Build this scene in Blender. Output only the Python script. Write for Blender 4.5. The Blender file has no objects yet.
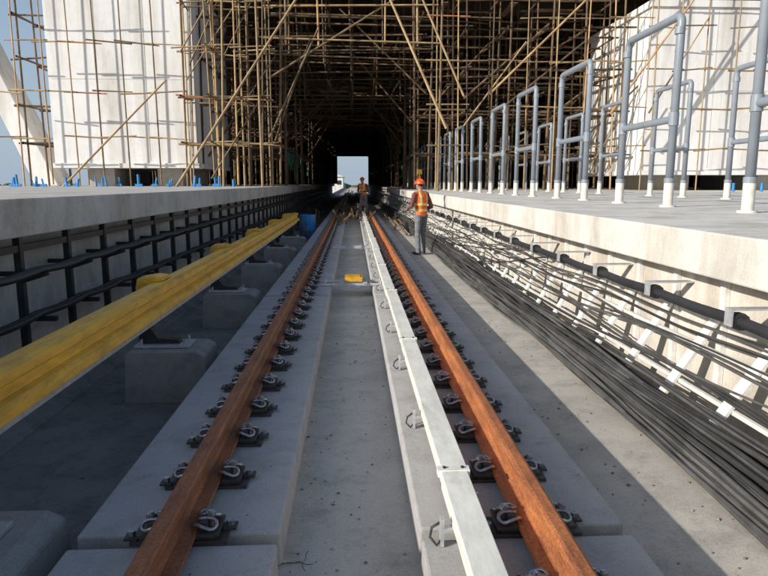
import bpy, bmesh, math, random, time
from mathutils import Vector, Matrix, noise
random.seed(7)
R=random.random
T0=time.time()
def U(a,b): return a+(b-a)*random.random()
scene=bpy.context.scene

# ------------------------------------------------------------------ materials
def mat_new(name):
    m=bpy.data.materials.new(name); m.use_nodes=True
    nt=m.node_tree; b=nt.nodes['Principled BSDF']; return m,nt,b
def N(nt,t,**k):
    n=nt.nodes.new(t)
    for a,v in k.items(): setattr(n,a,v)
    return n
def ramp(nt,stops):
    r=nt.nodes.new('ShaderNodeValToRGB'); e=r.color_ramp.elements
    while len(e)<len(stops): e.new(0.5)
    for i,(p,c) in enumerate(stops):
        e[i].position=p; e[i].color=(c[0],c[1],c[2],1)
    return r
def noise_tex(nt,vec,scale,detail=6,rough=0.6,dist=0.0):
    n=nt.nodes.new('ShaderNodeTexNoise'); n.inputs['Scale'].default_value=scale
    n.inputs['Detail'].default_value=detail; n.inputs['Roughness'].default_value=rough
    n.inputs['Distortion'].default_value=dist
    if vec: nt.links.new(vec,n.inputs['Vector'])
    return n
def mul(nt,a,b,fac=1.0,mode='MULTIPLY'):
    m=nt.nodes.new('ShaderNodeMix'); m.data_type='RGBA'; m.blend_type=mode
    m.inputs['Factor'].default_value=fac
    nt.links.new(a,m.inputs[6]); nt.links.new(b,m.inputs[7]); return m.outputs[2]
def concrete(name,c,var=0.25,stain=0.5,bump=0.25,rough=0.9,streak=None,speck=0.5):
    m,nt,b=mat_new(name); L=nt.links
    tc=N(nt,'ShaderNodeTexCoord'); v=tc.outputs['Object']
    n1=noise_tex(nt,v,0.9,8,0.65,0.1)
    r1=ramp(nt,[(0.3,[x*(1-var) for x in c]),(0.52,c),(0.75,[min(1,x*(1+var)) for x in c])])
    L.new(n1.outputs['Fac'],r1.inputs[0]); col=r1.outputs[0]
    n2=noise_tex(nt,v,4.5,10,0.72,0.15)
    r2=ramp(nt,[(0.34,(1-stain*.6,)*3),(0.52,(1,1,1)),(0.7,(1.0,1.0,1.0))])
    L.new(n2.outputs['Fac'],r2.inputs[0]); col=mul(nt,col,r2.outputs[0])
    n3=noise_tex(nt,v,90,4,0.7)
    r3=ramp(nt,[(0.3,(1-speck*.5,)*3),(0.5,(1,1,1)),(0.8,(1,1,1))])
    L.new(n3.outputs['Fac'],r3.inputs[0]); col=mul(nt,col,r3.outputs[0])
    n5=noise_tex(nt,v,23,2,0.5)
    r5=ramp(nt,[(0.70,(1,1,1)),(0.76,(1-stain*.5,)*3)])
    L.new(n5.outputs['Fac'],r5.inputs[0]); col=mul(nt,col,r5.outputs[0])
    if streak:
        mp=N(nt,'ShaderNodeMapping'); mp.inputs['Scale'].default_value=streak; L.new(v,mp.inputs[0])
        n4=noise_tex(nt,mp.outputs[0],1.0,6,0.7,0.3)
        r4=ramp(nt,[(0.35,(0.74,0.71,0.67)),(0.55,(1,1,1)),(0.8,(1,1,1))])
        L.new(n4.outputs['Fac'],r4.inputs[0]); col=mul(nt,col,r4.outputs[0])
    L.new(col,b.inputs['Base Color']); b.inputs['Roughness'].default_value=rough
    b.inputs['Specular IOR Level'].default_value=0.3
    ad=N(nt,'ShaderNodeMath',operation='ADD'); L.new(n2.outputs['Fac'],ad.inputs[0]); L.new(n3.outputs['Fac'],ad.inputs[1])
    bp=N(nt,'ShaderNodeBump'); bp.inputs['Strength'].default_value=bump; bp.inputs['Distance'].default_value=0.006
    L.new(ad.outputs[0],bp.inputs['Height']); L.new(bp.outputs[0],b.inputs['Normal'])
    return m
def simple(name,c,rough=0.6,metal=0.0,var=0.25,scale=8,bump=0.1,c2=None,island=False,spec=0.5,t=(0.35,0.65),isl=None,grime=0):
    m,nt,b=mat_new(name); L=nt.links
    tc=N(nt,'ShaderNodeTexCoord'); v=tc.outputs['Object']
    n=noise_tex(nt,v,scale,8,0.65,0.2)
    cc=c2 if c2 else [x*(1-var) for x in c]
    r=ramp(nt,[(t[0],cc),(t[1],c)]); L.new(n.outputs['Fac'],r.inputs[0]); col=r.outputs[0]
    if grime:
        mp=N(nt,'ShaderNodeMapping'); mp.inputs['Scale'].default_value=(9,2.0,9); L.new(v,mp.inputs[0])
        ng=noise_tex(nt,mp.outputs[0],1.3,10,0.75,0.2)
        rg=ramp(nt,[(0.36,(1-grime,1-grime*1.02,1-grime*.9)),(0.56,(1,1,1)),(0.8,(1,1,1))]); L.new(ng.outputs['Fac'],rg.inputs[0]); col=mul(nt,col,rg.outputs[0])
    if island:
        g=N(nt,'ShaderNodeNewGeometry'); r2=ramp(nt,isl or [(0,(0.45,0.42,0.38)),(0.5,(0.85,0.82,0.75)),(1,(1.25,1.2,1.1))])
        L.new(g.outputs['Random Per Island'],r2.inputs[0]); col=mul(nt,col,r2.outputs[0])
    L.new(col,b.inputs['Base Color']); b.inputs['Roughness'].default_value=rough; b.inputs['Metallic'].default_value=metal
    b.inputs['Specular IOR Level'].default_value=spec
    if bump:
        bp=N(nt,'ShaderNodeBump'); bp.inputs['Strength'].default_value=bump; bp.inputs['Distance'].default_value=0.005
        L.new(n.outputs['Fac'],bp.inputs['Height']); L.new(bp.outputs[0],b.inputs['Normal'])
    return m
def rustmat(name,top,mid,dark):
    m,nt,b=mat_new(name); L=nt.links
    tc=N(nt,'ShaderNodeTexCoord'); v=tc.outputs['Object']
    mp=N(nt,'ShaderNodeMapping'); mp.inputs['Scale'].default_value=(7,1.6,7); L.new(v,mp.inputs[0])
    n1=noise_tex(nt,mp.outputs[0],2.2,10,0.72)
    n2=noise_tex(nt,v,85,6,0.75)
    r1=ramp(nt,[(0.32,dark),(0.5,mid),(0.66,top)]); L.new(n1.outputs['Fac'],r1.inputs[0])
    r2=ramp(nt,[(0.35,(0.55,0.5,0.47)),(0.55,(1,1,1)),(0.8,(1.15,1.12,1.1))]); L.new(n2.outputs['Fac'],r2.inputs[0])
    col=mul(nt,r1.outputs[0],r2.outputs[0]); L.new(col,b.inputs['Base Color'])
    b.inputs['Roughness'].default_value=.6; b.inputs['Specular IOR Level'].default_value=.4
    bp=N(nt,'ShaderNodeBump'); bp.inputs['Strength'].default_value=.3; bp.inputs['Distance'].default_value=0.002
    L.new(n2.outputs['Fac'],bp.inputs['Height']); L.new(bp.outputs[0],b.inputs['Normal'])
    return m
M={}
M['plinth']=concrete('concrete_plinth',(0.47,0.46,0.445),0.14,0.35,0.3)
M['floor']=concrete('concrete_floor',(0.53,0.495,0.435),0.22,0.4,0.35)
M['floor_dark']=concrete('concrete_floor_damp',(0.24,0.23,0.21),0.3,0.55,0.35)  # darker concrete for the lower left floor and its haunch
M['pedestal']=concrete('concrete_pedestal',(0.36,0.345,0.32),0.15,0.4,0.3)
M['deck']=concrete('concrete_deck',(0.56,0.54,0.50),0.12,0.35,0.3,streak=(1.2,1.2,0.4))
M['deckface']=concrete('concrete_deck_face',(0.72,0.69,0.63),0.10,0.25,0.2,streak=(1.5,1.5,0.25))
M['wall']=concrete('concrete_wall',(0.70,0.65,0.57),0.12,0.25,0.25,streak=(2.2,2.2,0.2))
M['white']=concrete('white_render',(0.80,0.795,0.78),0.05,0.1,0.1,streak=(1.0,1.0,0.1),speck=0.12)
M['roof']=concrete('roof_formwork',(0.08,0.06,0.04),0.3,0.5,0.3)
M['rust']=rustmat('rust_rail',(0.58,0.22,0.075),(0.42,0.15,0.055),(0.22,0.085,0.04))  # brighter rust copy, sunlight on the right rail put into the colour
M['rust2']=rustmat('rust_rail_dark',(0.40,0.16,0.07),(0.28,0.11,0.05),(0.15,0.065,0.04))  # darker rust copy, shade on the left rail put into the colour
M['steel']=simple('galvanised_steel',(0.62,0.64,0.66),0.45,0.4,0.3,scale=20)
M['galv']=simple('pale_bracket',(0.78,0.77,0.74),0.55,0.0,0.2,scale=14)
M['clip']=simple('spring_clip_steel',(0.50,0.50,0.51),0.28,0.75,0.5,scale=30)
M['black']=simple('black_nylon',(0.026,0.026,0.028),0.5,0,0.5,scale=20,c2=(0.08,0.075,0.07),t=(0.3,0.75))
M['darksteel']=simple('dark_painted_steel',(0.045,0.047,0.052),0.5,0.3,0.4)
M['cable']=simple('cable_rubber',(0.115,0.112,0.11),0.5,0,0.5,island=True,scale=3,isl=[(0,(.35,.35,.35)),(.5,(.8,.8,.8)),(1,(1.4,1.38,1.35))])
M['cableblk']=simple('cable_black',(0.035,0.035,0.038),0.45,0,0.4,scale=5)
M['yellow']=simple('yellow_fibreglass',(0.84,0.48,0.04),0.42,0,c2=(0.68,0.37,0.035),scale=2.5,bump=0.05,grime=.35)
M['cream']=simple('cream_fibreglass',(0.87,0.86,0.76),0.5,0,c2=(0.72,0.70,0.60),scale=5,bump=0.05,t=(0.25,0.5),grime=.22)
M['pvc']=simple('grey_pvc',(0.25,0.285,0.325),0.4,0,0.15,scale=5,bump=0.03)
M['pvcw']=simple('pale_primer',(0.72,0.68,0.60),0.7,0,0.2,scale=9)
BI=[(0,(0.30,0.30,0.30)),(0.45,(0.65,0.63,0.60)),(0.94,(1.1,1.1,1.05)),(0.96,(1.1,0.6,0.4)),(1,(1.0,0.5,0.35))]
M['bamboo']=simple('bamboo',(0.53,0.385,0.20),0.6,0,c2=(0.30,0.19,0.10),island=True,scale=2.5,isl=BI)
M['bamboodk']=simple('bamboo_weathered',(0.19,0.125,0.07),0.75,0,c2=(0.08,0.05,0.03),island=True,scale=2.5)  # darker bamboo copy, the shade inside the scaffold is put into its colour
M['plank']=simple('plywood_board',(0.24,0.16,0.09),0.8,0,0.4,island=True,scale=3)
M['net']=simple('safety_net',(0.04,0.045,0.035),0.9,0,0.6,scale=1.5)  # near-black sheet for the added screens that darken the hall
M['netg']=simple('safety_net_green',(0.05,0.16,0.10),0.9,0,0.5,scale=4)
M['blue']=simple('blue_plastic',(0.03,0.26,0.62),0.5,0,0.3,scale=5)
M['soil']=concrete('soil_ground',(0.20,0.19,0.12),0.4,0.5,0.3)
M['red']=simple('helmet_plastic',(0.80,0.09,0.02),0.3,0,0.1)
M['vest']=simple('vest_orange',(0.92,0.16,0.02),0.75,0,0.25,scale=12,bump=0.4)
M['refl']=simple('reflective_tape',(0.75,0.72,0.30),0.4,0,0.15)
M['trouser']=simple('trouser_cloth',(0.20,0.21,0.23),0.9,0,0.35,scale=14,bump=0.5)
M['shirt']=simple('shirt_cloth',(0.20,0.07,0.06),0.9,0,0.3,scale=14,bump=0.4)
M['skin']=simple('skin',(0.42,0.24,0.16),0.55,0,0.12)
M['hair']=simple('hair',(0.015,0.013,0.012),0.7)
M['shoe']=simple('shoe',(0.05,0.045,0.04),0.7)
M['eye']=simple('eye_dark',(0.02,0.02,0.02),0.3)
M['pebble']=simple('pebble',(0.36,0.33,0.29),0.9,0,0.4,island=True)
M['veg']=simple('tree_foliage',(0.08,0.11,0.05),0.9,0,0.5,scale=1)

# ------------------------------------------------------------------ mesh builder
class MB:
    def __init__(s): s.v=[];s.f=[];s.m=[];s.sm=[];s.mats=[]
    def mi(s,k):
        if k not in s.mats: s.mats.append(k)
        return s.mats.index(k)
    def add(s,vs,fs,k,smooth=False):
        o=len(s.v); s.v+= [tuple(p) for p in vs]; i=s.mi(k)
        for f in fs: s.f.append(tuple(o+a for a in f)); s.m.append(i); s.sm.append(smooth)
    def box(s,x0,x1,y0,y1,z0,z1,k,M4=None):
        vs=[Vector(p) for p in((x0,y0,z0),(x1,y0,z0),(x1,y1,z0),(x0,y1,z0),(x0,y0,z1),(x1,y0,z1),(x1,y1,z1),(x0,y1,z1))]
        if M4: vs=[M4@p for p in vs]
        s.add(vs,[(0,3,2,1),(4,5,6,7),(0,1,5,4),(1,2,6,5),(2,3,7,6),(3,0,4,7)],k)
    def cyl(s,a,b,r,k,seg=6,r2=None,cap=True,smooth=True):
        a=Vector(a);b=Vector(b);d=b-a
        if d.length<1e-6:return
        q=d.to_track_quat('Z','Y'); r2=r if r2 is None else r2; vs=[]
        for i in range(seg):
            t=2*math.pi*i/seg; c=Vector((math.cos(t),math.sin(t),0))
            vs.append(a+q@(c*r))
        for i in range(seg):
            t=2*math.pi*i/seg; c=Vector((math.cos(t),math.sin(t),0))
            vs.append(b+q@(c*r2))
        fs=[(i,(i+1)%seg,seg+(i+1)%seg,seg+i) for i in range(seg)]
        s.add(vs,fs,k,smooth)
        if cap: s.add(vs,[tuple(range(seg-1,-1,-1)),tuple(range(seg,2*seg))],k)
    def tube(s,pts,r,k,seg=6,radii=None):
        pts=[Vector(p) for p in pts]; n=len(pts); vs=[]
        up=Vector((0,0,1)); prev=None
        for i,p in enumerate(pts):
            t=(pts[min(i+1,n-1)]-pts[max(i-1,0)]).normalized()
            if prev is None:
                x=t.cross(up)
                if x.length<1e-3: x=t.cross(Vector((1,0,0)))
            else: x=prev-t*prev.dot(t)
            x.normalize(); prev=x; y=t.cross(x)
            rr=radii[i] if radii else r
            for j in range(seg):
                a=2*math.pi*j/seg; vs.append(p+x*math.cos(a)*rr+y*math.sin(a)*rr)
        fs=[]
        for i in range(n-1):
            for j in range(seg):
                fs.append((i*seg+j,i*seg+(j+1)%seg,(i+1)*seg+(j+1)%seg,(i+1)*seg+j))
        fs+=[tuple(range(seg-1,-1,-1)),tuple((n-1)*seg+j for j in range(seg))]
        s.add(vs,fs,k,True)
    def extr(s,prof,y0,y1,k,steps=1,smooth=False):
        n=len(prof); vs=[]
        for i in range(steps+1):
            y=y0+(y1-y0)*i/steps
            vs+=[(p[0],y,p[1]) for p in prof]
        fs=[]
        for i in range(steps):
            for j in range(n): fs.append((i*n+j,i*n+(j+1)%n,(i+1)*n+(j+1)%n,(i+1)*n+j))
        s.add(vs,fs,k,smooth)
        s.add(vs,[tuple(range(n-1,-1,-1)),tuple(steps*n+j for j in range(n))],k)
    def sphere(s,c,r,k,u=10,v=7,M4=None):
        if not hasattr(r,'__len__'): r=(r,r,r)
        vs=[];fs=[]
        for i in range(v+1):
            a=math.pi*i/v
            for j in range(u):
                b=2*math.pi*j/u
                p=Vector((r[0]*math.sin(a)*math.cos(b),r[1]*math.sin(a)*math.sin(b),r[2]*math.cos(a)))
                if M4: p=M4@p
                vs.append(p+Vector(c))
        for i in range(v):
            for j in range(u): fs.append((i*u+j,(i+1)*u+j,(i+1)*u+(j+1)%u,i*u+(j+1)%u))
        s.add(vs,fs,k,True)
    def obj(s,name,bevel=0,parent=None,fix=True):
        me=bpy.data.meshes.new(name); me.from_pydata(s.v,[],s.f)
        for k in s.mats: me.materials.append(M[k])
        me.polygons.foreach_set('material_index',s.m); me.polygons.foreach_set('use_smooth',s.sm); me.update()
        if fix:
            bm=bmesh.new(); bm.from_mesh(me); bmesh.ops.recalc_face_normals(bm,faces=bm.faces); bm.to_mesh(me); bm.free()
        o=bpy.data.objects.new(name,me); scene.collection.objects.link(o)
        if bevel:
            b=o.modifiers.new('b','BEVEL'); b.width=bevel; b.segments=2; b.limit_method='ANGLE'; b.angle_limit=math.radians(50)
        if parent: o.parent=parent
        return o
def empty(name,loc=(0,0,0)):
    e=bpy.data.objects.new(name,None); e.location=loc; scene.collection.objects.link(e); return e

ZR=-1.28      # rail top
ZP=-1.50      # plinth top
ZF=-1.67      # trackbed floor
ZL=-1.95      # left floor
DL=-0.13; DR=-0.30
XL=-2.78; XR=2.2
YE=230
# ------------------------------------------------------------------ workers
def worker(name,loc,heading,arms,lean=0.0,legs=((-.12,-.03),(.12,.05))):
    segs=[]
    def S(a,b,r0,r1,t): segs.append((Vector(a),Vector(b),r0,r1,t))
    V=lambda *a:Vector(a)
    sh=1.40
    for sx,(fx,fy) in zip((-1,1),legs):
        hip=V(sx*.085,0,.90); ank=V(fx,fy,.09); kn=(hip+ank)/2+V(0,.035,.03)
        S(hip,kn,.098,.072,'trouser'); S(kn,ank,.070,.060,'trouser')
        S(ank+V(0,-.03,-.045),ank+V(sx*.02,.15,-.058),.043,.034,'shoe')
    mesh=MB(); ell=[]
    def E(c,r,t): ell.append((V(*c),V(*r),t))
    L=lambda z:lean*(z-.9)
    for i in range(14):
        t=i/13; z=.90+.52*t
        if t<.35: rx=.172-.012*t/.35; ry=.125-.005*t/.35
        else: rx=.160+.03*math.sin(min(1,(t-.35)/.45)*math.pi/2); ry=.120+.018*math.sin(min(1,(t-.35)/.4)*math.pi/2)
        if t>.85: rx-=.03*(t-.85)/.15; ry-=.03*(t-.85)/.15
        E((0,L(z),z),(rx,ry,.055),'trouser' if z<.93 else 'vest')
    S((-.15,L(1.41),1.415),(.15,L(1.41),1.415),.066,.066,'vest')
    S((0,L(1.4),1.42),(0,L(1.5)+.02,1.54),.058,.052,'skin')
    hc=V(0,L(1.6)+.03,1.615)
    E(hc,(.074,.092,.112),'skin'); E(hc+V(0,-.022,.03),(.079,.086,.09),'hair'); E(hc+V(0,.055,-.06),(.045,.035,.045),'skin')
    S(hc+V(0,.09,.01),hc+V(0,.108,-.022),.010,.015,'skin')
    for sx in (-1,1): S(hc+V(sx*.076,-.005,.01),hc+V(sx*.082,-.012,-.025),.016,.012,'skin')
    hands=[]
    for sx,(el,wr) in zip((-1,1),arms):
        s0=V(sx*.195,L(1.4),sh); el=V(*el); wr=V(*wr)
        S(s0,el,.064,.050,'shirt'); S(el,wr,.049,.036,'shirt')
        d=(wr-el).normalized(); S(wr,wr+d*.035,.026,.03,'skin')
        S(wr+d*.035,wr+d*.085,.030,.028,'skin'); hands.append((wr,d,sx))
    for a,b,r0,r1,t in segs:
        n=max(2,int((b-a).length/.022))
        for i in range(n+1):
            u=i/n; mesh.sphere(a.lerp(b,u),r0+(r1-r0)*u,'skin',10,7)
    for c,r,t in ell: mesh.sphere(c,r,'skin',16,9)
    tmp=mesh.obj('tmp'); 
    bm=bmesh.new(); bm.from_mesh(tmp.data); bmesh.ops.remove_doubles(bm,verts=bm.verts,dist=1e-5); bm.to_mesh(tmp.data); bm.free()
    rm=tmp.modifiers.new('r','REMESH'); rm.mode='VOXEL'; rm.voxel_size=.011
    smo=tmp.modifiers.new('s','SMOOTH'); smo.iterations=3; smo.factor=.5
    dg=bpy.context.evaluated_depsgraph_get(); me=bpy.data.meshes.new_from_object(tmp.evaluated_get(dg))
    bpy.data.objects.remove(tmp)
    nrm=[v.normal.copy() for v in me.vertices]; cos=[v.co.copy() for v in me.vertices]; flat=[]
    for c,nn in zip(cos,nrm):
        if c.z<1.48: c=c+nn*noise.noise(Vector((c.x*9,c.y*9,c.z*16)))*.012
        flat+=list(c)
    me.vertices.foreach_set('co',flat); me.update()
    tags=['skin','hair','vest','refl','trouser','shirt','shoe']
    me.materials.clear()
    for t in tags: me.materials.append(M[t])
    for p in me.polygons:
        c=p.center; best=9;bt='skin'
        for a,b,r0,r1,t in segs:
            ab=b-a; u=max(0,min(1,(c-a).dot(ab)/ab.length_squared)); d=(c-(a+ab*u)).length-(r0+(r1-r0)*u)
            if d<best: best=d;bt=t
        for e0,r,t in ell:
            q=c-e0; k=math.sqrt((q.x/r.x)**2+(q.y/r.y)**2+(q.z/r.z)**2); d=(k-1)*min(r)
            if d<best: best=d;bt=t
        if bt=='vest':
            if 1.02<c.z<1.07 or 1.15<c.z<1.2 or (.075<abs(c.x)<.12 and c.z>1.15): bt='refl'
        if bt=='hair' and c.y>hc.y+.035 and c.z<hc.z+.06: bt='skin'
        p.material_index=tags.index(bt); p.use_smooth=True
    par=empty(name,loc); par.rotation_euler=(0,0,heading)
    o=bpy.data.objects.new('body',me); scene.collection.objects.link(o); o.parent=par
    m=MB()
    for wr,d,sx in hands:
        side=d.cross(Vector((0,0,1))); 
        if side.length<.1: side=Vector((0,1,0))
        side.normalize(); nm=side.cross(d).normalized(); base=wr+d*.075
        for j,(off,ln) in enumerate(((-.027,.060),(-.009,.070),(.009,.066),(.026,.052))):
            p0=base+side*off; p1=p0+d*ln*.45-nm*.004; p2=p1+d*ln*.3-nm*.02; p3=p2+d*ln*.1-nm*.022
            m.tube([p0,p1,p2,p3],.009,'skin',6,[.0095,.009,.0085,.007])
        th=-1 if sx>0 else 1
        p0=wr+d*.035+side*.024*th; m.tube([p0,p0+d*.025+side*.018*th-nm*.01,p0+d*.052+side*.02*th-nm*.022],.011,'skin',6,[.012,.011,.008])
    m.obj('hands',parent=par)
    m=MB()
    for sx in (-1,1): m.sphere(hc+V(sx*.03,.083,.012),(.011,.006,.007),'eye',8,6); m.sphere(hc+V(sx*.03,.085,.03),(.017,.006,.004),'hair',8,5)
    m.sphere(hc+V(0,.088,-.052),(.022,.006,.006),'shirt',8,5)
    m.obj('face',parent=par)
    m=MB(); hv=[];hf=[]; u=20;v=7
    top=hc+V(0,-.008,.045)
    for i in range(v+1):
        a=math.pi/2*i/v
        for j in range(u):
            t=2*math.pi*j/u
            hv.append(top+V(.108*math.sin(a)*math.cos(t),.128*math.sin(a)*math.sin(t),.105*math.cos(a)))
    for j in range(u):
        t=2*math.pi*j/u; ext=.014+.035*max(0,math.sin(t))**2
        hv.append(top+V((.108+ext*.6)*math.cos(t),(.128+ext)*math.sin(t),-.012))
    for i in range(v+1):
        for j in range(u): hf.append((i*u+j,(i+1)*u+j,(i+1)*u+(j+1)%u,i*u+(j+1)%u))
    m.add(hv,hf,'red',True)
    m.tube([top+V(0,-.12,.03),top+V(0,-.085,.085),top+V(0,0,.112),top+V(0,.085,.085),top+V(0,.12,.03)],.009,'red',6)
    h=m.obj('helmet',parent=par); sd=h.modifiers.new('s','SOLIDIFY'); sd.thickness=.004
    return par
worker('construction_worker',(1.60,15.0,ZF),math.radians(38),(((-.31,.02,1.13),(-.20,.24,1.08)),((.30,-.03,1.12),(.24,.20,1.02))),lean=.06)
worker('construction_worker',(.50,30.0,ZP),math.radians(150),(((-.27,.06,1.14),(-.12,.27,1.10)),((.27,.05,1.13),(.12,.27,1.12))),lean=.18,legs=((-.12,-.12),(.12,.16)))

# ------------------------------------------------------------------ ground
g=MB(); g.add([(-3000,-3000,-10),(3000,-3000,-10),(3000,3000,-10),(-3000,3000,-10)],[(0,1,2,3)],'soil'); g.obj('ground',fix=False)
# ------------------------------------------------------------------ viaduct trackbed
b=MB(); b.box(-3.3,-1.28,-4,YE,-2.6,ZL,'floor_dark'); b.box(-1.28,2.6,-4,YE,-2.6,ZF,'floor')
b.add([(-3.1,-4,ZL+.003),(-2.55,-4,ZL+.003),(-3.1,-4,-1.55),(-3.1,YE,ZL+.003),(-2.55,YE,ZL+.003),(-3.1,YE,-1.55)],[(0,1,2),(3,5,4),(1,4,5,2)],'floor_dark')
b.obj('viaduct_trackbed',fix=False)
def platform(xa,xb,wx0,wx1,zt,th,kf,kw):
    p=MB(); y=-4
    while y<98:
        y1=min(y+6.0,98)
        p.box(xa,xb,y,y1-.008,zt-th,zt,kf); y=y1
    p.box(wx0,wx1,-4,98,-2.6,zt-th-.003,kw)
    p.obj('station_platform',bevel=0.012)
platform(-17,XL,-17,-3.1,DL,.32,'deck','deck')
platform(XR,22,2.42,22,DR,.28,'deckface','wall')
def plinth(x0,x1,y0,y1,mb):
    mb.box(x0,x1,y0,y1,ZF-.02,ZP,'plinth')
pl=MB(); pr=MB(); y=-3.4
while y<100:
    y1=y+5.9
    plinth(-1.20,-0.33,y,y1,pl); plinth(0.28,1.20,y,y1,pr); y=y1+.09
pl.obj('track_plinth',bevel=0.012); pr.obj('track_plinth',bevel=0.012)
# ------------------------------------------------------------------ rails
def rail(xc,k):
    z=ZR
    h=[( -.020,z),(-.032,z-.006),(-.0365,z-.016),(-.0365,z-.034),(-.012,z-.048),(-.0085,z-.07),(-.0085,z-.125),(-.018,z-.148),(-.072,z-.162),(-.075,z-.176)]
    prof=[(xc+a,c) for a,c in h]+[(xc-a,c) for a,c in reversed(h)]
    m=MB(); m.extr(prof,-3.5,140,k); return m.obj('rail')
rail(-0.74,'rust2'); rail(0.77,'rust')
# ------------------------------------------------------------------ fasteners
def fast(mb,xc,y,det=True):
    zb=ZP
    mb.box(xc-.20,xc+.20,y-.075,y+.075,zb+.002,zb+.018,'black')
    mb.box(xc-.15,xc+.15,y-.062,y+.062,zb+.0185,zb+.038,'black')
    for sgn in (-1,1):
        mb.box(xc+sgn*.125-.045,xc+sgn*.125+.045,y-.08,y+.08,zb+.0385,zb+.052,'black')
        mb.box(xc+sgn*.20-.028,xc+sgn*.20+.028,y+sgn*.035-.028,y+sgn*.035+.028,zb+.0185,zb+.03,'black')
        mb.cyl((xc+sgn*.20,y+.035*sgn,zb+.0305),(xc+sgn*.20,y+.035*sgn,zb+.052),.016,'clip',6,smooth=False)
        mb.box(xc+sgn*.10-.016,xc+sgn*.10+.016,y-.05,y+.05,zb+.0525,zb+.088,'black')
        mb.cyl((xc+sgn*.125,y,zb+.05),(xc+sgn*.125,y,zb+.118),.012,'clip',6)
        mb.cyl((xc+sgn*.125,y,zb+.096),(xc+sgn*.125,y,zb+.112),.021,'clip',6,smooth=False)
        if det:
            P=[(.075,-.018,.088),(.12,-.016,.092),(.15,-.022,.085),(.158,-.045,.07),(.14,-.068,.062),(.105,-.070,.078),(.075,-.062,.086),(.062,-.045,.070)]
            jy=U(-.004,.004)
            for q in (-1,1):
                Q=[Vector((a,c*q,d)) for a,c,d in P]
                if y<9:
                    q2=[Q[0]]
                    for i in range(len(Q)-1): q2+=[Q[i].lerp(Q[i+1],.25),Q[i].lerp(Q[i+1],.75)]
                    Q=q2+[Q[-1]]
                mb.tube([(xc+sgn*v.x,y+jy+v.y,zb+v.z) for v in Q],.0085,'clip',7 if y<9 else 5)
fa=MB(); y=2.57-.5*7
while y<75:
    for xc in (-.74,.77):
        fast(fa,xc+U(-.004,.004),y+U(-.01,.01),y<32)
    y+=.5
fa.obj('rail_fasteners')
# ------------------------------------------------------------------ third rail (yellow cover)
e=empty('third_rail')
prof=[(-1.79,-.875),(-1.67,-.865),(-1.635,-.885),(-1.632,-.935),(-1.66,-.952),(-1.66,-1.005),(-1.625,-1.02),(-1.61,-1.035),(-1.60,-1.095),(-1.625,-1.10),(-1.64,-1.05),(-1.78,-1.04),(-1.80,-1.0)]
m=MB(); y=-2.0
while y<18.9:
    y1=min(y+4.6,19.2)
    m.extr([(a+U(-.001,.001),c) for a,c in prof],y,y1-.008,'yellow'); y=y1
m.obj('yellow_cover',parent=e,bevel=0.004)
m=MB(); m.box(-1.76,-1.67,-2,19,-1.17,-1.07,'steel'); m.box(-1.735,-1.70,-2,19,-1.07,-1.053,'steel'); m.obj('conductor',parent=e)
m=MB(); s=MB(); pb=MB()
for i in range(7):
    yc=-.2+3.0*i+0.05-(.3 if i==1 else 0)
    if yc>19.5: break
    if yc<19:
        m.extr([(-1.95,-.93),(-1.93,-.845),(-1.80,-.825),(-1.72,-.835),(-1.70,-.862),(-1.80,-.874),(-1.82,-1.0),(-1.93,-1.02)],yc-.12,yc+.12,'yellow')
        s.extr([(-1.98,-1.44),(-1.90,-1.44),(-1.86,-1.05),(-1.80,-1.05),(-1.80,-1.0),(-1.93,-1.0)],yc-.03,yc+.03,'darksteel')
        s.extr([(-1.95,-1.46),(-1.60,-1.46),(-1.62,-1.425),(-1.80,-1.41),(-1.87,-1.30),(-1.93,-1.30)],yc-.05,yc+.05,'darksteel')
        s.box(-2.0,-1.50,yc-.12,yc+.12,-1.485,-1.46,'steel')
        for dx in (-1.94,-1.55):
            for dy in (-.08,.08): s.cyl((dx,yc+dy,-1.46),(dx,yc+dy,-1.41),.012,'steel',6)
    pb.extr([(-2.06,-1.98),(-2.03,-1.49),(-1.42,-1.49),(-1.34,-1.53),(-1.30,-1.98)],yc-.26,yc+.26,'pedestal')
m.obj('saddles',parent=e,bevel=.006); s.obj('brackets',parent=e,bevel=.003)
pb.obj('third_rail_pedestals',bevel=.02)
# ------------------------------------------------------------------ cream trunking
e=empty('cable_trunking')
m=MB(); s=MB(); y=-2.3; i=0
joints=[]
while y<30:
    y1=y+2.55; dx=U(-.009,.009); dz=U(-.004,.004)
    xa=.405+dx; xb=.530+dx; zt=-1.325+dz
    m.box(xa,xb,y,y1-.01,zt-.028,zt,'cream')
    m.box(xa+.006,xb-.006,y+.002,y1-.012,zt-.095,zt-.0285,'cream')
    joints.append((y1,xa,xb,zt)); y=y1
for (yj,xa,xb,zt) in joints:
    s.box(xa-.012,xb+.012,yj-.03,yj+.02,zt-.03,zt+.004,'cream')
    for xx in (xa+.02,xb-.02): s.cyl((xx,yj-.005,zt+.003),(xx,yj-.005,zt+.012),.008,'darksteel',6)
    for yy in (yj-.35,yj-1.6):
        s.box(xa-.03,xb+.01,yy-.02,yy+.02,zt-.112,zt-.096,'steel')
        s.box(xa-.045,xa-.03,yy-.02,yy+.02,-1.495,zt-.05,'steel')
        s.box(xa+.03,xa+.08,yy-.03,yy+.03,ZP+.002,zt-.112,'steel')
        s.tube([(xa-.04,yy+.03,zt-.09),(xa-.075,yy+.04,zt-.12),(xa-.085,yy+.02,zt-.15),(xa-.06,yy-.02,zt-.165),(xa-.04,yy,zt-.15)],.006,'darksteel',5)
m.obj('trough_cover',parent=e,bevel=.004); s.obj('clamps',parent=e)
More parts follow.
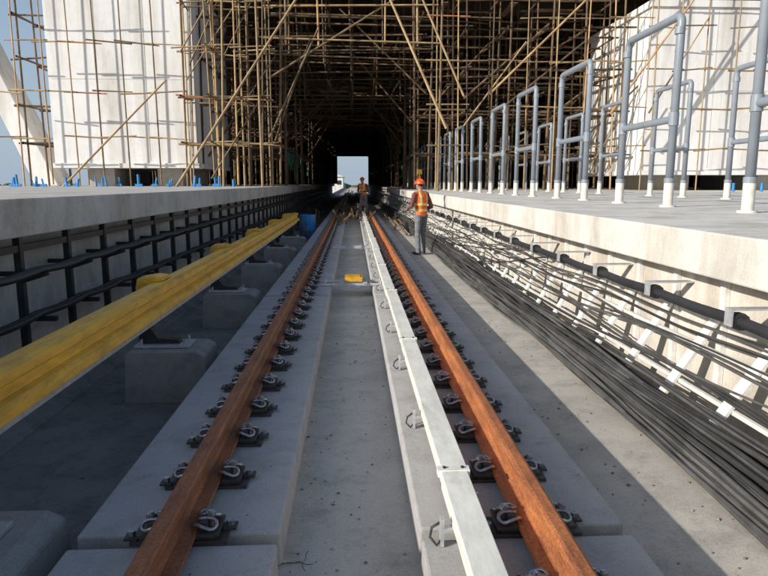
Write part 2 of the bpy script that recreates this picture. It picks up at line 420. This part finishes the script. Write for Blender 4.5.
# ------------------------------------------------------------------ transponder frames
def transponder(yc,top=True):
    m=MB()
    for dy in (-.17,.17):
        m.box(-.48,.46,yc+dy-.035,yc+dy+.035,ZP+.004,ZP+.035,'steel')
    for dx in (-.17,.17): m.box(dx-.03,dx+.03,yc-.24,yc+.24,ZP+.0355,ZP+.055,'steel')
    if top:
        m.box(-.13,.13,yc-.15,yc+.17,ZP+.056,ZP+.12,'yellow'); m.box(-.10,.10,yc-.12,yc+.13,ZP+.1205,ZP+.13,'yellow')
    for dx in (-.42,.40):
        for dy in (-.17,.17): m.cyl((dx,yc+dy,ZP+.03),(dx,yc+dy,ZP+.07),.015,'steel',6)
    m.obj('track_transponder' if top else 'transponder_frame',bevel=.005)
transponder(9.5); transponder(14.9,False)
# ------------------------------------------------------------------ left cable racks
m=MB(); y=-1
while y<60:
    m.box(-2.93,-2.87,y-.03,y+.03,-1.50,DL-.33,'darksteel')
    m.box(-3.095,-2.935,y-.02,y+.02,-.80,-.76,'darksteel')
    m.box(-2.865,-2.62,y-.025,y+.025,-1.20,-1.16,'darksteel')
    m.extr([(-2.865,-.86),(-2.865,-.78),(-2.66,-.77),(-2.66,-.795)],y-.02,y+.02,'darksteel')
    m.extr([(-2.865,-1.50),(-2.865,-1.44),(-2.50,-1.60),(-2.50,-1.66)],y-.02,y+.02,'darksteel')
    y+=.95
m.box(-2.92,-2.88,-1,60,-.59,-.53,'darksteel')
m.obj('cable_rack')
def cable(mb,f,y0,y1,r,k,step=.25,seg=5):
    n=int((y1-y0)/step)+1
    mb.tube([f(y0+(y1-y0)*i/n) for i in range(n+1)],r,k,seg)
m=MB()
for z,nc in ((-.78,2),(-1.16,2)):
    for j in range(nc):
        xx=-2.72-.07*j; ph=U(0,6); rr=U(.024,.032)
        cable(m,lambda y,xx=xx,z=z,ph=ph,rr=rr:Vector((xx+.012*math.sin(y*1.3+ph),y,z+rr+.006-.02*abs(math.sin(math.pi*(y+1)/.95)))),-1,60,rr,'cableblk',.19)
m.obj('power_cables')
# ------------------------------------------------------------------ right cable ladder: sloping pale rungs carrying the cables
SA=Vector((2.37,0,-.84)); SB=Vector((2.02,0,-1.60)); SN=Vector((-(SA.z-SB.z),0,(SA.x-SB.x))).normalized()
def slope(t,off,y): p=SA.lerp(SB,t)+SN*off; return Vector((p.x,y,p.z))
m=MB(); y=-1
while y<60:
    w=.045
    a=slope(-.02,0,0); b2=slope(1.08,0,0); a3=slope(-.02,-.02,0); b3=slope(1.08,-.02,0); sk=.22
    vs=[(a.x,y-w,a.z),(a.x,y+w,a.z),(b2.x,y+w+sk,b2.z),(b2.x,y-w+sk,b2.z),(a3.x,y-w,a3.z),(a3.x,y+w,a3.z),(b3.x,y+w+sk,b3.z),(b3.x,y-w+sk,b3.z)]
    m.add(vs,[(0,3,2,1),(4,5,6,7),(0,1,5,4),(1,2,6,5),(2,3,7,6),(3,0,4,7)],'galv')
    m.box(2.385,2.417,y-.03,y+.03,-1.4,DR-.32,'galv')
    y+=.62
for t in (.28,.60):
    p=slope(t,-.035,0); m.box(p.x-.012,p.x+.012,-1,60,p.z-.015,p.z+.012,'galv')
y=-.6
while y<60:
    m.box(2.10,2.41,y-.035,y+.035,-.70,-.69,'steel'); m.box(2.09,2.10,y-.035,y+.035,-.79,-.69,'steel')
    m.cyl((2.155,y-.03,-.765),(2.155,y+.03,-.765),.05,'darksteel',10)
    y+=1.0
m.obj('cable_rack')
m=MB(); cable(m,lambda y:Vector((2.155+.006*math.sin(y*2),y,-.765-.012*abs(math.sin(math.pi*(y+.6))))),-1,60,.034,'cableblk',.12,8); m.obj('feeder_cable')
m=MB()
def mks(t0,off,amp,r):
    ph=[U(0,6) for _ in range(4)]; w1=U(.25,.8); w2=U(1.2,2.4)
    def f(y):
        t=t0+amp*math.sin(y*w1+ph[0])+.35*amp*math.sin(y*w2+ph[1])
        p=slope(min(t,1.12),off+.012*math.sin(y*w2+ph[2])-.010*abs(math.sin(math.pi*(y+1)/.62)),y)
        p.z=max(p.z,ZF+r+.004); p.x=min(p.x,2.37); return p
    return f
for i in range(62):
    t=.66+.44*R()**.8; r=U(.010,.017)
    cable(m,mks(t,U(.02,.15)*(1.15-abs(t-.88)),.04,r),-1,U(34,60),r,'cable',.24)
for i in range(11):
    r=U(.007,.012); cable(m,mks(.08+.052*i,r+.016+U(0,.03),.06,r),-1,U(30,60),r,'cable',.24)
for i in range(8):
    ya=U(3,26); yb=ya+U(3.5,8); n=26; r=U(.007,.012); ta=U(0,.2); tb=U(.6,.95)
    m.tube([slope(ta+(tb-ta)*j/n+.05*math.sin(math.pi*j/n),.06+.02*math.sin(j*.5),ya+(yb-ya)*j/n) for j in range(n+1)],r,'cable',5)
m.obj('cable_bundle',fix=False)
# ------------------------------------------------------------------ grey pipe frames
def bendtube(mb,a,b,c,d,r):
    a,b,c,d=map(Vector,(a,b,c,d))
    rc=.09
    def arc(p,frm,to,n=5):
        u=(frm-p).normalized(); w=(to-p).normalized()
        return [p+u*rc*(1-math.sin(t))+w*rc*(1-math.cos(t)) for t in [math.pi/2*i/n for i in range(n+1)]]
    pts=[a]+arc(b,a,c)+arc(c,b,d)+[d]
    mb.tube(pts,r,'pvc',12)
def pipe_frame(X,y0,dz=0):
    m=MB(); y1=y0+1.5; zt=2.03+U(-.03,.03); r=.05
    lean=U(-.015,.015)
    bendtube(m,(X,y0,DR+.28),(X+lean,y0,zt),(X+lean,y1,zt),(X,y1,DR+.28),r)
    for yy in (y0,y1):
        m.cyl((X,yy,DR),(X,yy,DR+.30),.060,'pvcw',12)
        m.cyl((X,yy,DR+.30),(X,yy,DR+.36),.064,'pvc',12)
        m.cyl((X,yy,DR),(X,yy,DR+.025),.10,'pvcw',12)
        for z in (.78+dz,): m.cyl((X,yy,z-.08),(X,yy,z+.08),.061,'pvc',12)
        m.cyl((X,yy,zt-.22),(X,yy,zt-.14),.060,'pvc',12)
    m.cyl((X,y0+.05,.78+dz),(X,y1-.05,.78+dz),.046,'pvc',12)
    m.obj('pipe_frame')
for i in range(14):
    pipe_frame(4.0+U(-.03,.03),4.9+3.1*i-0.05)
for i in range(10):
    pipe_frame(6.9,7.0+3.1*i,-.05)
# ------------------------------------------------------------------ station roof, blocks
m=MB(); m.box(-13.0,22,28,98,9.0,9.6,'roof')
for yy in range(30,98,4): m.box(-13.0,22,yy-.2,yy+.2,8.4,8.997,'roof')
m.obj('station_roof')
m=MB()
m.box(-13.1,-13.0,40,98,DL,8.9,'net'); m.box(21.4,21.5,28,98,DR,8.9,'net')  # opaque side screens added to keep the scaffold interior dark
m.box(-13.0,-2.3,97,97.1,DL,8.9,'net'); m.box(2.3,21.4,97,97.1,DR,8.9,'net'); m.box(-2.3,2.3,97,97.1,3.9,8.9,'net')
m.obj('safety_netting')
def block(nm,x0,x1,y0,y1,z0,z1,zdeck):
    m=MB(); m.box(x0,x1,y0,y1,z0,z1,'white')
    m.box(x0-.06,x1+.06,y0-.06,y1+.06,z0-.18,z0-.003,'white')
    for t in (.25,.75):
        xc=x0+(x1-x0)*t
        m.box(xc-.5,xc+.5,y0+1,y1-1,zdeck+.002,z0-.183,'deck')
    for t in (1/3,2/3):
        xc=x0+(x1-x0)*t
        m.box(xc-.012,xc+.012,y0-.012,y0-.003,z0+.1,z1-.1,'pvcw')
    m.box(x0+.1,x1-.1,y0-.012,y0-.003,(z0+z1)/2-.012,(z0+z1)/2+.012,'pvcw')
    m.box(x0-.1,x1+.1,y0-.1,y1+.1,z1+.003,z1+.25,'white')
    m.obj(nm,bevel=.03)
block('white_pier_block',-11.4,-6.0,25.5,32,.75,7.0,DL)
block('white_pier_block',11.6,19.5,25.5,32,.5,6.7,DR)
m=MB()
def slant(mb,b0,b1,t0,t1,y0,y1,z0,z1):
    vs=[(b0,y0,z0),(b1,y0,z0),(b1,y1,z0),(b0,y1,z0),(t0,y0,z1),(t1,y0,z1),(t1,y1,z1),(t0,y1,z1)]
    mb.add(vs,[(0,3,2,1),(4,5,6,7),(0,1,5,4),(1,2,6,5),(2,3,7,6),(3,0,4,7)],'white')
slant(m,-13.9,-12.9,-19.2,-18.6,29,30.6,DL,13); m.obj('leaning_arch_leg',bevel=.04)
m=MB()
for i in range(450):
    a=U(-1.2,1.2); d=U(500,620); 
    x=math.sin(a)*d; y=math.cos(a)*d; h=U(4,9)
    for k in range(3): m.sphere((x+U(-7,7),y+U(-7,7),-10+h*U(.4,.9)),(U(3,8),U(3,8),U(2,4)),'veg',6,4)
m.obj('distant_tree_line',fix=False)
m=MB(); m.box(-13,-3.6,236,260,-10,2.2,'white'); m.extr([(-13.6,2.203),(-3.0,2.203),(-8.3,4.2)],235.5,260.5,'galv')
for k in range(3): m.box(-12+k*3.1,-10.4+k*3.1,235.93,235.997,-.6,.9,'darksteel')
m.obj('site_shed')
# ------------------------------------------------------------------ bamboo scaffolding
def pole(mb,a,b,k,r=.045,j=.06):
    a=Vector(a)+Vector((U(-j,j),U(-j,j),U(-j,j))); b=Vector(b)+Vector((U(-j,j),U(-j,j),U(-j,j)))
    mb.cyl(a,b,r*U(.8,1.2),k,5,r2=r*U(.6,.9),cap=False)
def scaff(x0,x1,y0,y1,z0,z1,dx,dy,dz,k,skip=None,r=.045,brace=.3,hp=.9):
    m=MB(); nx=max(1,round((x1-x0)/dx)); ny=max(1,round((y1-y0)/dy)) if dy else 0; nz=int((z1-z0)/dz)
    xs=[x0+(x1-x0)*i/nx for i in range(nx+1)]; ys=[y0+(y1-y0)*i/ny for i in range(ny+1)] if ny else [y0]
    zs=[z0+dz*(i+1) for i in range(nz)]
    sk=skip or (lambda x,y:False)
    for X in xs:
        for Y in ys:
            if sk(X,Y): continue
            xx=X+U(-.2,.2)
            pole(m,(xx,Y,z0),(xx+U(-.2,.2),Y+U(-.1,.1),z1+U(-.3,.8)),k,r,.08)
    for Z in zs:
        zz=Z+U(-.1,.1)
        for Y in ys:
            for i in range(0,nx):
                if sk((xs[i]+xs[i+1])/2,Y): continue
                if R()<hp: pole(m,(xs[i]-.25,Y,zz),(xs[i+1]+.25,Y,zz+U(-.08,.08)),k,r)
        for X in xs:
            for i in range(0,ny):
                if sk(X,(ys[i]+ys[i+1])/2): continue
                if R()<hp*.9: pole(m,(X,ys[i]-.25,zz),(X,ys[i+1]+.25,zz+U(-.08,.08)),k,r)
    for Y in ys:
        for i in range(0,nx-1):
            if R()<brace and not sk(xs[i],Y) and not sk(xs[i+1],Y):
                zz=z0+U(0,(z1-z0)*.5); pole(m,(xs[i],Y,zz),(xs[min(nx,i+2)],Y,zz+U(2.4,4)*1.0),k,r)
    return m
inL=lambda x,y:(-12.0<x<-5.9 and 25.3<y<32.3)
inR=lambda x,y:(11.4<x<19.7 and 25.3<y<32.3)
m=scaff(-17,-6.2,24.3,24.3,DL,9.2,.95,0,1.7,'bamboo',brace=.15,r=.030,hp=.9)
m2=scaff(-6.0,-3.1,23.6,25.0,DL,9.2,.95,.9,1.6,'bamboo',brace=.4,r=.034)
m.obj('bamboo_scaffolding',fix=False); m2.obj('bamboo_scaffolding',fix=False)
m=scaff(3.0,11.0,24.6,24.6,DR,9.4,1.2,0,1.6,'bamboo',brace=.3,r=.032)
m.obj('bamboo_scaffolding',fix=False)
m=scaff(11.3,22,24.6,24.6,DR,9.4,1.1,0,1.5,'bamboo',brace=.3,r=.034)
m.obj('bamboo_scaffolding',fix=False)
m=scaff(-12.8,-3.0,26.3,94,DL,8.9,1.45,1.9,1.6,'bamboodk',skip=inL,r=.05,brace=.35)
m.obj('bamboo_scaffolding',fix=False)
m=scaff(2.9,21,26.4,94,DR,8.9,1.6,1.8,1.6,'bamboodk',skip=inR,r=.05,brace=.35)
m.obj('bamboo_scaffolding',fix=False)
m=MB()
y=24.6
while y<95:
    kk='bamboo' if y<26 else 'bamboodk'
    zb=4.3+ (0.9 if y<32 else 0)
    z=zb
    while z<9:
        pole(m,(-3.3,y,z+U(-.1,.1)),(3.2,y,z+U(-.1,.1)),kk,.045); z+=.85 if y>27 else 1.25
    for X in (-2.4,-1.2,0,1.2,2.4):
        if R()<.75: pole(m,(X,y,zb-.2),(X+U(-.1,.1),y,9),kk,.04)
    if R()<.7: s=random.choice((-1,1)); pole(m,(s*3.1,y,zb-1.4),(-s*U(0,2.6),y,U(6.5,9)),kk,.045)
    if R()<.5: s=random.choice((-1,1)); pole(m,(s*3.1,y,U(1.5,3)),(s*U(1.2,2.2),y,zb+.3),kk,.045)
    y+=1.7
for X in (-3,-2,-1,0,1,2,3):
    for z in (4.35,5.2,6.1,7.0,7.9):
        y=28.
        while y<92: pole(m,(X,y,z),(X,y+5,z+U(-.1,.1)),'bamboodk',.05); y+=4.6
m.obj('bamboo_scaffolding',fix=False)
m=MB()
for a,b_ in (((-6.2,23.0,DL),(-.3,23.4,8.6)),((3.3,22.9,1.9),(.4,23.2,8.2)),((-4.6,23.2,DL),(-4.3,23.2,9.2)),((-3.2,23.2,DL),(-3.3,23.2,9.4)),((3.9,22.9,3.0),(1.2,22.9,8.8)),((9.5,23.9,2.5),(13.8,23.9,8.6)),((5.0,23.9,3.2),(10.4,23.9,8.4)),((-10.5,23.9,DL),(-6.6,23.9,3.6)),((3.1,23.4,DR),(3.2,23.4,9))):
    pole(m,a,b_,'bamboo',.050,.02)
m.obj('raking_props',fix=False)
m=MB()
for i in range(240):
    s=random.choice((-1,1)); X=s*U(3.4,12.5); Y=U(28,90); lev=random.randint(1,5)
    if -12.9<X<-5 and Y<33.5 or X>10.3 and Y<33.5: continue
    z=(DL if s<0 else DR)+1.6*lev+.08
    if R()<.5: m.box(X-.15,X+.15,Y-1.2,Y+1.2,z,z+.03,'plank')
    else: m.box(X-1.1,X+1.1,Y-.15,Y+.15,z,z+.03,'plank')
for i in range(90):
    Y=U(33,92); X=U(-2.5,2.5); z=random.choice((4.45,5.3,6.2)); m.box(X-.7,X+.7,Y-.6,Y+.6,z,z+.03,'plank')
m.obj('scaffold_boards')
m=MB()
for i in range(14):
    s=random.choice((-1,-1,1)); X=s*3.05; Y=U(30,50); z=U(-.1,2.2); w=U(.6,1.6); h=U(.5,1.4); n=6; vs=[];fs=[]
    for a in range(n+1):
        for c in range(4): vs.append((X+.07*math.sin(a*1.7+i+c),Y+w*a/n,z+h*c/3+.08*math.sin(a*2.+i)))
    for a in range(n):
        for c in range(3): fs.append((a*4+c,(a+1)*4+c,(a+1)*4+c+1,a*4+c+1))
    m.add(vs,fs,'netg')
m.obj('green_netting')
m=MB()
for i in range(60):
    X=-3.9-i*.21+U(-.1,.1); Y=22.2+U(-.4,.9)
    if R()<.35: continue
    m.cyl((X,Y,DL),(X+U(-.06,.06),Y,DL+U(.18,.42)),U(.025,.045),'blue',8)
    if R()<.6: m.box(X-.11,X+.13*R(),Y-.03,Y+.03,DL+.01,DL+.10,'blue')
for i in range(6):
    X=13+i*.5; m.cyl((X,21.5,DR),(X,21.5,DR+.3),.05,'blue',8)
m.obj('blue_plastic_stubs')
m=MB()
def drum(mb,x,y,z,r,h,k):
    mb.cyl((x,y,z),(x,y,z+h),r,k,16)
    for t in (.02,.33,.66,.95): mb.cyl((x,y,z+h*t),(x,y,z+h*t+.03),r+.012,k,16)
drum(m,-1.6,22.6,ZL,.28,.85,'blue'); m.obj('blue_drum')
m=MB(); drum(m,-2.3,21.6,ZL,.28,.85,'darksteel'); m.obj('steel_drum')
m=MB()
for i in range(26):
    x=U(-2.5,-1.4); y=U(20,30); m.cyl((x,y,ZL+U(.05,.5)),(x+U(-.4,.4),y+U(1,2.5),ZL+U(.05,.9)),.04,'bamboodk',5)
for i in range(34):
    x=U(-.6,.6); y=U(22,34); m.cyl((x,y,ZP+.05),(x+U(-.5,.5),y+U(.6,2),ZP+U(.05,.5)),.035,'plank',5)
for i in range(10):
    x=U(1.3,1.9); y=U(20,32); m.cyl((x,y,ZF+.05),(x+U(-.3,.3),y+U(.6,2),ZF+U(.05,.5)),.035,'bamboodk',5)
m.obj('timber_offcuts')
m=MB(); x,y=3.0,29
m.cyl((x-.12,y,DR),(x,y,DR+.7),.02,'yellow',6); m.cyl((x+.12,y,DR),(x,y,DR+.7),.02,'yellow',6); m.box(x-.10,x+.10,y-.08,y+.08,DR+.68,DR+.9,'yellow')
m.box(x-.12,x+.12,y-.07,y+.07,DR+.002,DR+.28,'yellow')
m.obj('work_lamp',bevel=.01)
m=MB()
def peb(x,y,z,r): 
    vs=[Vector(v)*r*U(.6,1.2)+Vector((x,y,z+r*.4)) for v in ((1,0,0),(0,1,0),(-1,0,0),(0,-1,0),(0,0,.7),(0,0,-.5))]
    m.add(vs,[(0,1,4),(1,2,4),(2,3,4),(3,0,4),(1,0,5),(2,1,5),(3,2,5),(0,3,5)],'pebble')
for i in range(700):
    y=2+U(0,1)**2*22; c=R()
    if c<.35: peb(U(-.32,.27),y,ZF,U(.003,.012))
    elif c<.7: peb(U(1.22,2.0),y,ZF,U(.004,.014))
    elif c<.85: peb(U(-1.2,-.34),y,ZP,U(.003,.007))
    else: peb(U(.3,1.2),y,ZP,U(.003,.007))
for i in range(160): peb(U(-2.6,-1.3),U(3,20),ZL,U(.005,.02))
m.obj('loose_debris')
m=MB()
for (x,y) in ((-.22,2.55),(-.19,2.6),(-.24,2.62)):
    p=[Vector((x,y,ZF+.006))]; a=U(0,6)
    for i in range(8): a+=U(-.6,.6); p.append(p[-1]+Vector((math.cos(a)*.018,math.sin(a)*.018,U(-.001,.004))))
    m.tube(p,.0015,'cableblk',5)
m.obj('wire_scraps')

# ------------------------------------------------------------------ light, sky, camera
AZ=math.radians(30); s=.48*math.cos(AZ); el=math.atan(s)
sd=Vector((-math.cos(AZ),-math.sin(AZ),s)).normalized()
l=bpy.data.lights.new('sun','SUN'); l.energy=5.0; l.angle=math.radians(.5); l.color=(1,.94,.85)
lo=bpy.data.objects.new('sun',l); lo.rotation_euler=(-sd).to_track_quat('-Z','Y').to_euler(); scene.collection.objects.link(lo)
w=bpy.data.worlds.new('World'); scene.world=w; w.use_nodes=True; nt=w.node_tree
sk=nt.nodes.new('ShaderNodeTexSky'); sk.sky_type='NISHITA'; sk.sun_disc=False; sk.sun_elevation=el; sk.sun_rotation=math.atan2(sd.x,sd.y)%(2*math.pi)
sk.air_density=1.0; sk.dust_density=2.2; sk.ozone_density=2.5
# pale horizon haze: a real colour gradient by elevation, seen the same from everywhere
tc=nt.nodes.new('ShaderNodeTexCoord'); sp=nt.nodes.new('ShaderNodeSeparateXYZ'); nt.links.new(tc.outputs['Generated'],sp.inputs[0])
rr=ramp(nt,[(0.0,(.75,.75,.75)),(0.10,(.60,.60,.60)),(0.45,(.15,.15,.15)),(1,(0,0,0))]); nt.links.new(sp.outputs['Z'],rr.inputs[0])
mx=nt.nodes.new('ShaderNodeMix'); mx.data_type='RGBA'; nt.links.new(rr.outputs[0],mx.inputs['Factor']); nt.links.new(sk.outputs[0],mx.inputs[6]); mx.inputs[7].default_value=(3.6,4.5,5.6,1)
bg=nt.nodes['Background']; bg.inputs['Strength'].default_value=.13; nt.links.new(mx.outputs[2],bg.inputs['Color'])
cd=bpy.data.cameras.new('camera'); cam=bpy.data.objects.new('camera',cd); scene.collection.objects.link(cam)
cd.sensor_width=36; cd.lens=638/768*36; cd.clip_end=8000; cd.clip_start=.05
cam.location=(0,0,0); cam.rotation_euler=(math.radians(90-9.35),0,math.radians(-2.75)); scene.camera=cam
scene.view_settings.view_transform='Standard'; scene.view_settings.look='None'; scene.view_settings.exposure=0
